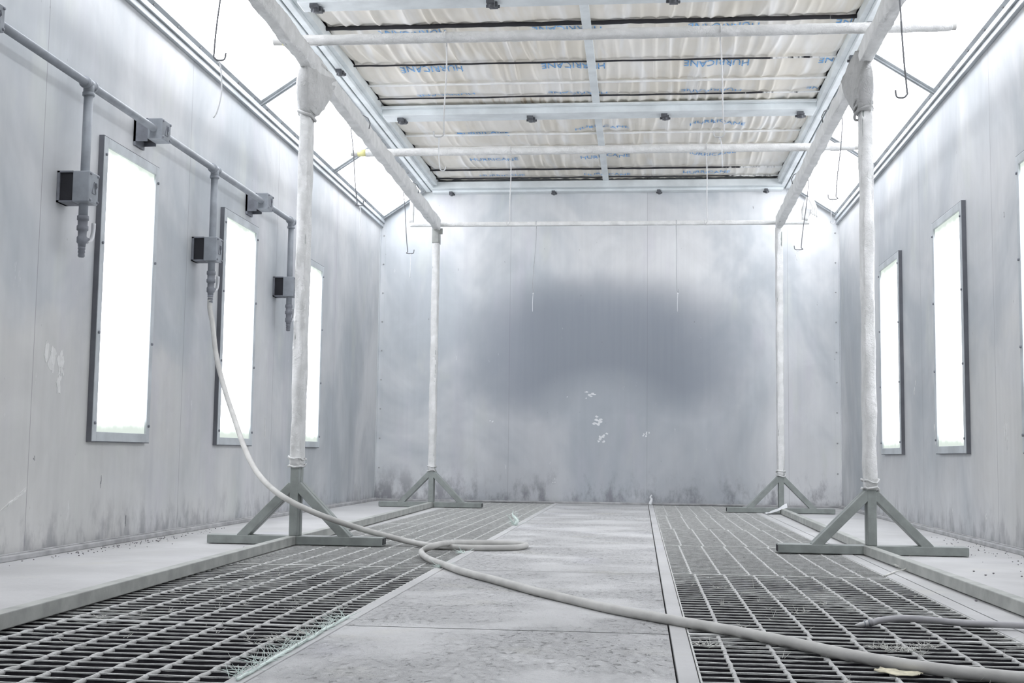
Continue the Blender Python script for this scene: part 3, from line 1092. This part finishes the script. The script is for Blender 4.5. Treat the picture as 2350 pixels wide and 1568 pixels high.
# nearest pair, from the bar above the top edge
pa = on_plane(491, 131, 1, 4.39); pt = on_plane(503, -60, 1, 4.39)
hook('wire hook with a curved white string in front of the top left roof light', (pt.x, 4.39, 2.42), pa, bar_c(4.42, pt.x), 1, 0.0036,
     string=[(0.030, -0.06), (0.034, -0.14), (0.020, -0.21), (0.006, -0.235)], tip=0.046)
pa = on_plane(2083, 216, 1, 4.39); pt = on_plane(2060, -60, 1, 4.39)
hook('bare wire hook in front of the top right roof light', (pt.x, 4.39, 2.42), pa, bar_c(4.42, pt.x), -1, 0.0034, tip=0.042)
# on the bar at the near posts
pa = on_plane(1019, 308, 1, 5.60)
hook('long wire hook on the near bar, left one, against the ceiling fabric', (pa.x - 0.005, 5.6, 2.42), pa, bar_c(5.63, pa.x - 0.005), -1, 0.0034,
     string=[(0.024, -0.05), (0.022, -0.12), (0.014, -0.17)], end_hook=True, mat='wire_white')
pa = on_plane(1663, 308, 1, 5.60)
hook('long wire hook on the near bar, right one, against the ceiling fabric', (pa.x - 0.015, 5.6, 2.42), pa, bar_c(5.63, pa.x - 0.015), -1, 0.0034,
     string=[(0.014, -0.05), (0.012, -0.10), (0.010, -0.15)], mat='wire_white')
# on the rails
pa = on_plane(820, 467, 1, 6.86)
hook('wire hook on the left rail between the two roof lights, string tied to it', (rail_x(-1, 6.86), 6.86, 2.40), pa, ('y', Vector((rail_x(-1, 6.86), 6.86, ZR + 0.01)), 0.056), -1, 0.003,
     string=[(-0.022, -0.06), (-0.02, -0.13), (-0.026, -0.19)], tip=-0.036)
pa = on_plane(1919, 452, 1, 6.87)
hook('wire hook on the right rail in front of the far right roof light', (rail_x(1, 6.87), 6.87, 2.40), pa, ('y', Vector((rail_x(1, 6.87), 6.87, ZR + 0.01)), 0.056), 1, 0.003,
     string=[(-0.032, -0.04), (-0.028, -0.09), (-0.032, -0.145)], tip=-0.045, end_hook=True)
pa = on_plane(936, 578, 1, 8.62)
hook('wire hook on the left rail beside the far left post, thin string below', (rail_x(-1, 8.62), 8.62, 2.40), pa, ('y', Vector((rail_x(-1, 8.62), 8.62, ZR + 0.01)), 0.056), -1, 0.003,
     string=[(-0.02, -0.05), (-0.02, -0.12), (-0.018, -0.19)], tip=-0.045)
pa = on_plane(1839, 569, 1, 8.44)
hook('wire hook on the right rail beside the far right post', (rail_x(1, 8.44), 8.44, 2.40), pa, ('y', Vector((rail_x(1, 8.44), 8.44, ZR + 0.01)), 0.056), 1, 0.003,
     string=[(-0.03, -0.03), (-0.034, -0.05), (-0.03, -0.085)], tip=-0.048)
# on the bar under the far filter
pa = on_plane(1170, 512, 1, 7.80)
hook('straight wire hook on the far bar, left one, ending at the thin bar', (pa.x - 0.006, 7.8, 2.4), pa, bar_c(7.83, pa.x - 0.006), -1, 0.003, tip=0.02, mat='wire_white')
pa = on_plane(1624, 509, 1, 7.80)
hook('straight wire hook on the far bar, right one, ending at the thin bar', (pa.x - 0.005, 7.8, 2.4), pa, bar_c(7.83, pa.x - 0.005), -1, 0.003, tip=0.02, mat='wire_white')
# on the thin bar
for px, lab in ((1222, 'wire with a pale string in front of the dark stain, left one'), (1554, 'wire with a pale string in front of the dark stain, right one')):
    pa = on_plane(px, 668, 1, 9.98); pt = on_plane(px + (8 if px < 1300 else -2), 515, 1, 9.98)
    hook(lab, (pt.x, 9.98, 2.36), pa, ('x', Vector((pt.x, yq, zq)), 0.024), 1, 0.0022,
         string=[(0.004, -0.04), (0.002, -0.10), (0.003, -0.17)], tip=0.012, stringmat='string', mat='wire_pale')

# ================================================================== AIR PIPE ON THE LEFT WALL
XP, ZP = XL + 0.10, 1.966
AP = thing('air_pipe', 'grey compressed air pipe along the left wall with three valve drops', 'pipe', (XL, 6.0, ZP))
c_ = MB(); c_.tube([(XP, 2.2, ZP), (XP, 7.905, ZP)], 0.0175, 18); c_.build('main_pipe', M['pipe'], AP)


def bracket(y, z, horiz, seed):
    m_ = MB()
    hy, hz = (0.055, 0.05) if horiz else (0.045, 0.066)
    m_.box(XL + 0.068, XL + 0.142, y - hy, y + hy, z - hz, z + hz)
    br = m_.build('wall_bracket', M['pipe'], AP, 0.005)
    m_ = MB()
    if horiz:
        m_.box(XL + 0.001, XL + 0.07, y - hy, y - hy + 0.006, z - hz - 0.012, z + hz)
        m_.box(XL + 0.001, XL + 0.07, y + hy - 0.006, y + hy, z - hz - 0.012, z + hz)
        m_.box(XL + 0.001, XL + 0.012, y - hy, y + hy, z - hz - 0.03, z + hz)
    else:
        m_.box(XL + 0.001, XL + 0.07, y - hy, y + hy, z + hz - 0.007, z + hz)
        m_.box(XL + 0.001, XL + 0.07, y - hy, y + hy, z - hz, z - hz + 0.007)
        m_.box(XL + 0.001, XL + 0.012, y - hy, y + hy, z - hz, z + hz)
    m_.build('bracket_arms', M['pipe_dark'], br)
    m_ = MB()
    m_.box(XL + 0.013, XL + 0.067, y - hy + 0.008, y + hy - 0.008, z - hz + 0.008, z + hz - 0.008)  # near-black filler paints the shade inside the bracket hollow
    m_.build('hollow_shade', M['dark_gap'], br)
    m_ = MB()   # raised triangular mark and corner screws on the face
    xf = XL + 0.143
    for a, c2 in (((-0.018, -0.03), (0.0, 0.032)), ((0.0, 0.032), (0.018, -0.03)), ((0.018, -0.03), (-0.018, -0.03)), ((0.012, 0.03), (0.020, 0.0)), ((0.022, 0.032), (0.028, 0.008))):
        m_.beam((xf, y + a[0], z + a[1] * 0.8), (xf, y + c2[0], z + c2[1] * 0.8), 0.003, 0.004, (1, 0, 0))
    for sy_ in (-1, 1):
        for sz in (-1, 1):
            m_.tube([(xf - 0.002, y + sy_ * (hy - 0.011), z + sz * (hz - 0.011)), (xf + 0.004, y + sy_ * (hy - 0.011), z + sz * (hz - 0.011))], 0.006, 8)
    m_.build('bracket_screws', M['pipe_dark'], br)


bracket(4.035, ZP, True, 1)
bracket(5.615, ZP, True, 2)
bracket(7.305, ZP, True, 3)
for y in (4.862, 6.415, 7.905):
    m_ = MB()
    m_.tube([(XP, y - 0.036, ZP), (XP, y + 0.036, ZP)], 0.0225, 18)
    m_.tube([(XP, y - 0.040, ZP), (XP, y - 0.028, ZP)], 0.0258, 18)
    m_.tube([(XP, y + 0.028, ZP), (XP, y + 0.040, ZP)], 0.0258, 18)
    m_.tube([(XP, y, ZP), (XP, y, ZP - 0.046)], 0.0222, 18)
    m_.tube([(XP, y, ZP - 0.036), (XP, y, ZP - 0.050)], 0.0252, 18)
    m_.build('tee_fitting', M['pipe'], AP)
    m_ = MB(); m_.tube([(XP, y, ZP - 0.03), (XP, y, 1.38)], 0.0190, 18); m_.build('drop_pipe', M['pipe'], AP)
    bracket(y, 1.520, False, y)
    # ball valve
    m_ = MB()
    prof = [(1.405, 0.020), (1.402, 0.024), (1.385, 0.024), (1.382, 0.020), (1.362, 0.020), (1.360, 0.0235), (1.342, 0.0235), (1.338, 0.018), (1.318, 0.0175), (1.312, 0.0215), (1.290, 0.0215), (1.285, 0.0165), (1.272, 0.0150)]
    m_.tube([(XP, y, z) for z, _ in prof], [q for _, q in prof], 14)
    m_.tube([(XP, y, 1.305), (XP + 0.004, y + 0.045, 1.308)], 0.010, 10)
    vb = m_.build('ball_valve', M['pipe_dark'], AP)
    m_ = MB()
    m_.tube(curve_pts([(XP + 0.004, y + 0.036, 1.300), (XP + 0.010, y + 0.062, 1.312), (XP + 0.012, y + 0.074, 1.345), (XP + 0.012, y + 0.076, 1.385)], 5), [0.009] * 16, 8)
    m_.build('valve_handle', M['grip'], vb)
    m_ = MB()
    bar_ = [(1.275, 0.0145), (1.262, 0.0155), (1.260, 0.0130), (1.248, 0.0150), (1.246, 0.0125), (1.233, 0.0142), (1.228, 0.0105)]
    m_.tube([(XP, y, z) for z, _ in bar_], [q for _, q in bar_], 12)
    m_.build('hose_barb', M['pipe_dark'], vb)

# ================================================================== HOSES
R = 0.0132


def floor_pt(px, py, z=R + 0.001):
    return on_plane(px, py, 2, z)


ctrl = [Vector((XP, 6.415, 1.262)), Vector((XP, 6.413, 1.20)),
        on_plane(488, 745, 1, 6.40), on_plane(497, 820, 1, 6.36), on_plane(516, 895, 1, 6.27), on_plane(540, 968, 1, 6.12), on_plane(561, 1028, 1, 5.95),
        on_plane(587, 1080, 1, 5.76), on_plane(620, 1118, 1, 5.61), on_plane(662, 1148, 1, 5.53), on_plane(722, 1177, 1, 5.53), on_plane(790, 1202, 1, 5.585),
        on_plane(845, 1219, 1, 5.70)]
ctrl += [floor_pt(x, y, R + 0.001 + h) for x, y, h in ((905, 1235, 0.022), (950, 1246, 0.004), (1000, 1254, 0), (1060, 1257, 0), (1130, 1258, 0), (1180, 1257, 0), (1203, 1254, 0), (1206, 1251, 0.0), (1190, 1248, 0), (1130, 1246, 0),
                                                       (1060, 1246, 0.006), (1018, 1248, 0.022), (992, 1254, 0.027), (972, 1263, 0.010), (968, 1271, 0), (985, 1284, 0), (1020, 1297, 0), (1065, 1313, 0), (1130, 1330, 0), (1220, 1355, 0), (1300, 1374, 0),
                                                       (1400, 1397, 0), (1540, 1423, 0), (1680, 1448, 0), (1800, 1472, 0), (1950, 1504, 0), (2100, 1530, 0), (2250, 1548, 0), (2350, 1558, 0), (2500, 1572, 0))]
m_ = MB(); m_.tube(curve_pts(ctrl, 7), R, 14)
tag(m_.build('air_hose', M['hose']), 'long pale hose hanging from the second valve, looped on the floor, running off bottom right', 'hose')

HB = thing('air_hose', 'short grey hose with a taped tapered nozzle lying on the right grating', 'hose', tuple(floor_pt(1985, 1434, 0)))
ctrl = [floor_pt(2000, 1430, R + 0.004), floor_pt(2022, 1424, R + 0.010), floor_pt(2070, 1420, R + 0.014), floor_pt(2140, 1424, R + 0.006), floor_pt(2220, 1431, R + 0.001), floor_pt(2350, 1436, R + 0.001), floor_pt(2480, 1440, R + 0.001), floor_pt(2600, 1448, R + 0.001)]
m_ = MB(); m_.tube(curve_pts(ctrl, 8), 0.0085, 12); m_.build('hose', M['hose_b'], HB)
m_ = MB()
a, c_ = floor_pt(2004, 1429, R + 0.002), floor_pt(1962, 1436, 0.006)
m_.tube([a, a + (c_ - a) * 0.35, a + (c_ - a) * 0.7, c_], [0.0082, 0.0075, 0.0055, 0.002], 10); m_.build('nozzle', M['wire_white'], HB)
m_ = MB()
for q in (0.12, 0.2, 0.42):
    pnt = a + (c_ - a) * q
    m_.tube([pnt, pnt + (c_ - a) * 0.06], 0.0098 - 0.002 * q, 12)
m_.build('clip_ring', M['pipe'], HB)

# ================================================================== FIBRES, SCRAPS, CRUMBS


def fibres(mb, c, n, spread, length, r, up=0.6, seed=0, along=None):
    rnd = random.Random(seed)
    for _ in range(n):
        p0 = Vector(c) + (Vector(along) * rnd.random() if along is not None else Vector((0, 0, 0))) + Vector((rnd.uniform(-spread, spread), rnd.uniform(-spread, spread), 0.002))
        d = Vector((rnd.uniform(-1, 1), rnd.uniform(-1, 1), rnd.uniform(0.05, up))).normalized() * length * rnd.uniform(0.4, 1.0)
        k_ = Vector((rnd.uniform(-1, 1), rnd.uniform(-1, 1), rnd.uniform(-0.6, 0.3))) * length * 0.25
        mb.tube([p0, p0 + d * 0.5 + k_ * 0.5, p0 + d + k_], [r, r, r * 0.4], 4, False)


m_ = MB()
fa, fb = floor_pt(545, 1562, 0.004), floor_pt(800, 1416, 0.004)
strip = []
for i in range(40):
    t = i / 39
    q = fa.lerp(fb, t)
    strip.append(q + Vector((0.004 * mnoise.noise((t * 9, 0, 1)), 0, 0.002)))
m_.tube(strip, 0.0034, 7, True, lambda i, a: 1 + 0.7 * mnoise.noise((i * 0.7, a, 2)))
fibres(m_, fa + Vector((-0.008, 0, 0)), 150, 0.014, 0.05, 0.0007, 0.7, 5, tuple(fb - fa))
tag(m_.build('fibre_strip', M['fibre']), 'frayed pale green fibre strip along the left edge of the nearest floor plate', 'fibre strip')
TG = 'pale green fibre tufts on the floor'
for px, py, n_, ln, lab in ((1182, 1206, 40, 0.10, 'upright pale green fibre tuft far back beside the long floor plate'),
                            (1062, 1270, 24, 0.04, 'small pale green fibre tuft right of the hose bend'),
                            (1012, 1302, 50, 0.045, 'flat pale green fibre tuft at the seam beneath the hose')):
    m_ = MB(); q = floor_pt(px, py, 0.003)
    fibres(m_, q, n_, 0.018, ln, 0.0010, 1.6 if ln > 0.08 else 0.5, px)
    if ln > 0.08:
        m_.tube(curve_pts([q, q + Vector((0.012, 0, 0.03)), q + Vector((-0.015, 0, 0.06)), q + Vector((-0.012, 0, 0.09))], 5), [0.010, 0.011, 0.012, 0.012, 0.011, 0.010, 0.010, 0.009, 0.008, 0.007, 0.006, 0.005, 0.004, 0.003, 0.002, 0.001][:16], 7,
                True, lambda i, a: 1 + 0.5 * mnoise.noise((i, a, 2)))
    tag(m_.build('fibre_tuft', M['fibre']), lab, 'fibre tuft', TG)
m_ = MB(); q = floor_pt(2075, 1305, 0.004)
fibres(m_, q, 30, 0.012, 0.06, 0.0009, 0.5, 3)
m_.tube(curve_pts([floor_pt(2030, 1322, 0.004), floor_pt(2055, 1312, 0.006), floor_pt(2078, 1306, 0.012), floor_pt(2086, 1296, 0.03)], 5), 0.003, 5)
tag(m_.build('fibre_tuft', M['fibre_white']), 'white fibre tuft caught under the right floor beam', 'fibre tuft')
m_ = MB()
rnd = random.Random(4)
for _ in range(90):
    right = rnd.random() < 0.5
    q = Vector((rnd.uniform(GR0, GR1) if right else rnd.uniform(GL0 + 0.1, GL1), rnd.uniform(2.3, 4.4), 0.001))
    fibres(m_, q, rnd.choice((1, 2, 2, 3, 6)), 0.006, 0.03, 0.0005, 0.7, rnd.random())
for px, py in ((2050, 1495), (2020, 1490), (2090, 1494), (2130, 1488), (1620, 1485), (640, 1470), (690, 1455)):
    fibres(m_, floor_pt(px, py, 0.001), 30, 0.02, 0.03, 0.0006, 0.5, px)
tag(m_.build('loose_fibres', M['fibre_white']), 'fine pale fibres caught all over the near gratings', 'fibres', None, 'stuff')
m_ = MB()
for _ in range(260):
    left = rnd.random() < 0.55
    y = rnd.uniform(3.6, 7.2)
    x = (XL + 0.04 + abs(rnd.gauss(0, 0.10))) if left else (XR - 0.04 - abs(rnd.gauss(0, 0.12)))
    if left:
        y = rnd.gauss(5.6, 0.5)
        x = XL + 0.04 + abs(rnd.gauss(0, 0.06)) + 0.02
    m_.blob((x, y, 0.0), rnd.uniform(0.0012, 0.0042), rnd.random() * 50, 6)
for px, py in ((620, 1245), (560, 1258), (2262, 1322), (2280, 1318), (2345, 1325), (2235, 1313), (2170, 1318), (2240, 1381)):
    m_.blob(tuple(floor_pt(px, py, 0)), 0.005, px, 6)
tag(m_.build('dirt_crumbs', M['crumb']), 'dark dirt crumbs scattered along the foot of the side walls', 'dirt', None, 'stuff')

# crumpled plastic at the far right foot
m_ = MB()
q0 = on_plane(1780, 1176, 1, 9.72)
nx, ny = 10, 6
vs, fs = [], []
for j in range(ny + 1):
    for i in range(nx + 1):
        u, v = i / nx, j / ny
        vs.append((q0.x - 0.075 + 0.16 * u, 9.68 + 0.15 * v, 0.004 + (0.085 * u ** 1.3 * (1 - abs(v - 0.4))) + 0.012 * abs(mnoise.noise((u * 4, v * 4, 1)))))
for j in range(ny):
    for i in range(nx):
        a = j * (nx + 1) + i
        fs.append((a, a + 1, a + nx + 2, a + nx + 1))
m_.add(vs, fs)
ob = m_.build('plastic_scrap', M['scrap'])
sm = ob.modifiers.new('thickness', 'SOLIDIFY'); sm.thickness = 0.002
tag(ob, 'crumpled grey plastic scrap at the end of the right floor beam', 'scrap')
# yellowed paper scrap under the hose
m_ = MB()
q0 = floor_pt(2062, 1546, 0.004)
vs, fs = [], []
for j in range(7):
    for i in range(9):
        u, v = i / 8 - 0.5, j / 6 - 0.5
        vs.append((q0.x + 0.075 * u + 0.02 * v, q0.y + 0.05 * v * (1 - 0.8 * u * u) - 0.05 * u, 0.004 + 0.010 * abs(mnoise.noise((u * 5, v * 5, 2))) + 0.01 * u * u))
for j in range(6):
    for i in range(8):
        a = j * 9 + i
        fs.append((a, a + 1, a + 10, a + 9))
m_.add(vs, fs, True)
ob = m_.build('paper_scrap', M['leaf'])
sm = ob.modifiers.new('thickness', 'SOLIDIFY'); sm.thickness = 0.0012
tag(ob, 'curled yellowed paper scrap on the right grating below the long hose', 'scrap')
# twist of plastic in the corner of the right strip at the back wall
m_ = MB()
q0 = on_plane(1494, 1158, 1, 11.1)
m_.tube(curve_pts([(q0.x - 0.01, 11.12, 0.004), (q0.x, 11.13, 0.03), (q0.x + 0.006, 11.15, 0.05), (q0.x - 0.006, 11.16, 0.068), (q0.x + 0.008, 11.165, 0.09)], 5), [0.017 - 0.0006 * i for i in range(21)], 7, True, lambda i, a: 1 + 0.5 * mnoise.noise((i * 0.7, a, 8)))
tag(m_.build('film_twist', M['scrap']), 'twist of pale film at the foot of the back wall beside the right grating', 'scrap')

# white paint flecks and smears on the back wall (dirt of the wall)
m_ = MB()


def fleck(px, py, w, h, n_=9, seed=0):
    c = on_plane(px, py, 1, YB - 0.0008)
    for _ in range(n_):
        rr = random.Random(seed + _ * 13 + px)
        cx, cz = c.x + rr.gauss(0, w / 3), c.z + rr.gauss(0, h / 3)
        vs = []
        for k_ in range(8):
            a = 2 * math.pi * k_ / 8
            q = rr.uniform(0.4, 1.0)
            vs.append((cx + math.cos(a) * w * 0.22 * q, YB - 0.0006 - 0.0002 * _, cz + math.sin(a) * h * 0.22 * q))
        b0 = [(x, YB + 0.0006, z) for x, y, z in vs]
        m_.add(vs + b0, [tuple(range(8))] + [(k_, k_ + 8, (k_ + 1) % 8 + 8, (k_ + 1) % 8) for k_ in range(8)])


fleck(1370, 968, 0.09, 0.06, 14, 1)
fleck(1380, 1003, 0.08, 0.07, 9, 2)
fleck(1481, 1000, 0.045, 0.06, 6, 3)
fleck(1355, 905, 0.12, 0.04, 5, 4)
fleck(1303, 911, 0.02, 0.02, 2, 5)
fleck(1345, 914, 0.03, 0.02, 2, 6)
fleck(1127, 967, 0.04, 0.03, 4, 7)
fleck(1263, 1065, 0.012, 0.04, 2, 8)
fleck(1272, 1106, 0.03, 0.03, 3, 9)
m_.build('paint_flecks', M['white_paint'], wall_back)


# scuffs and marks on the side walls (dirt of the walls)
WL = bpy.data.objects['wall_left']
WR = bpy.data.objects['wall_right']


def wall_mark(wall, px, py, w, h, n_, mat, seed, name, slope=0.0):
    """thin irregular patches w long by h high lying on a side wall"""
    left = wall is WL
    xw = XL if left else XR
    s_ = 1 if left else -1
    c = on_plane(px, py, 0, xw + s_ * 0.0008)
    m2 = MB()
    rr = random.Random(seed)
    for _ in range(n_):
        t = rr.uniform(-0.5, 0.5)
        cy_, cz_ = c.y + w * t, c.z + h * rr.uniform(-0.5, 0.5) + slope * w * t
        a_, b_ = w * rr.uniform(0.08, 0.28), h * rr.uniform(0.15, 0.4)
        ring = []
        for k_ in range(9):
            q = rr.uniform(0.35, 1.0)
            an = 2 * math.pi * k_ / 9
            ring.append((cy_ + math.cos(an) * a_ * q, cz_ + math.sin(an) * (b_ * q) + slope * math.cos(an) * a_ * q))
        f0 = [(xw + s_ * (0.0006 + 0.00022 * _), y, z) for y, z in ring]
        f1 = [(xw - s_ * 0.0005, y, z) for y, z in ring]
        m2.add(f0 + f1, [tuple(range(9)) if left else tuple(range(8, -1, -1))] + [(k_, k_ + 9, (k_ + 1) % 9 + 9, (k_ + 1) % 9) for k_ in range(9)])
    m2.build(name, M[mat], wall)


M['smear'] = simple('pale smear', (0.68, 0.68, 0.67), 0.7, 0, 0.08, 30)
M['mark'] = simple('dark rub mark', (0.26, 0.26, 0.27), 0.8, 0, 0.2, 30)
wall_mark(WL, 140, 868, 0.05, 0.07, 7, 'smear', 1, 'scuff')
wall_mark(WL, 120, 850, 0.16, 0.16, 9, 'smear', 2, 'scuff')
wall_mark(WL, 35, 1145, 0.16, 0.012, 16, 'smear', 3, 'scratch', 0.42)
wall_mark(WL, 232, 1102, 0.008, 0.06, 5, 'mark', 4, 'rub_mark')
wall_mark(WL, 288, 1200, 0.008, 0.07, 5, 'mark', 5, 'rub_mark')
wall_mark(WL, 78, 1054, 0.02, 0.03, 3, 'mark', 6, 'rub_mark')
wall_mark(WL, 608, 985, 0.05, 0.14, 5, 'smear', 7, 'scuff')
wall_mark(WL, 400, 1160, 0.03, 0.05, 3, 'smear', 8, 'scuff')
wall_mark(WR, 2146, 990, 0.10, 0.13, 6, 'smear', 9, 'scuff')
wall_mark(WR, 2099, 890, 0.06, 0.09, 4, 'smear', 10, 'scuff')
wall_mark(WR, 2308, 985, 0.05, 0.16, 6, 'smear', 11, 'scuff')
wall_mark(WR, 2263, 1184, 0.05, 0.04, 4, 'smear', 12, 'scuff')
wall_mark(WR, 2186, 1178, 0.03, 0.05, 3, 'smear', 13, 'scuff')
wall_mark(WR, 2303, 494, 0.02, 0.03, 3, 'mark', 14, 'rub_mark')
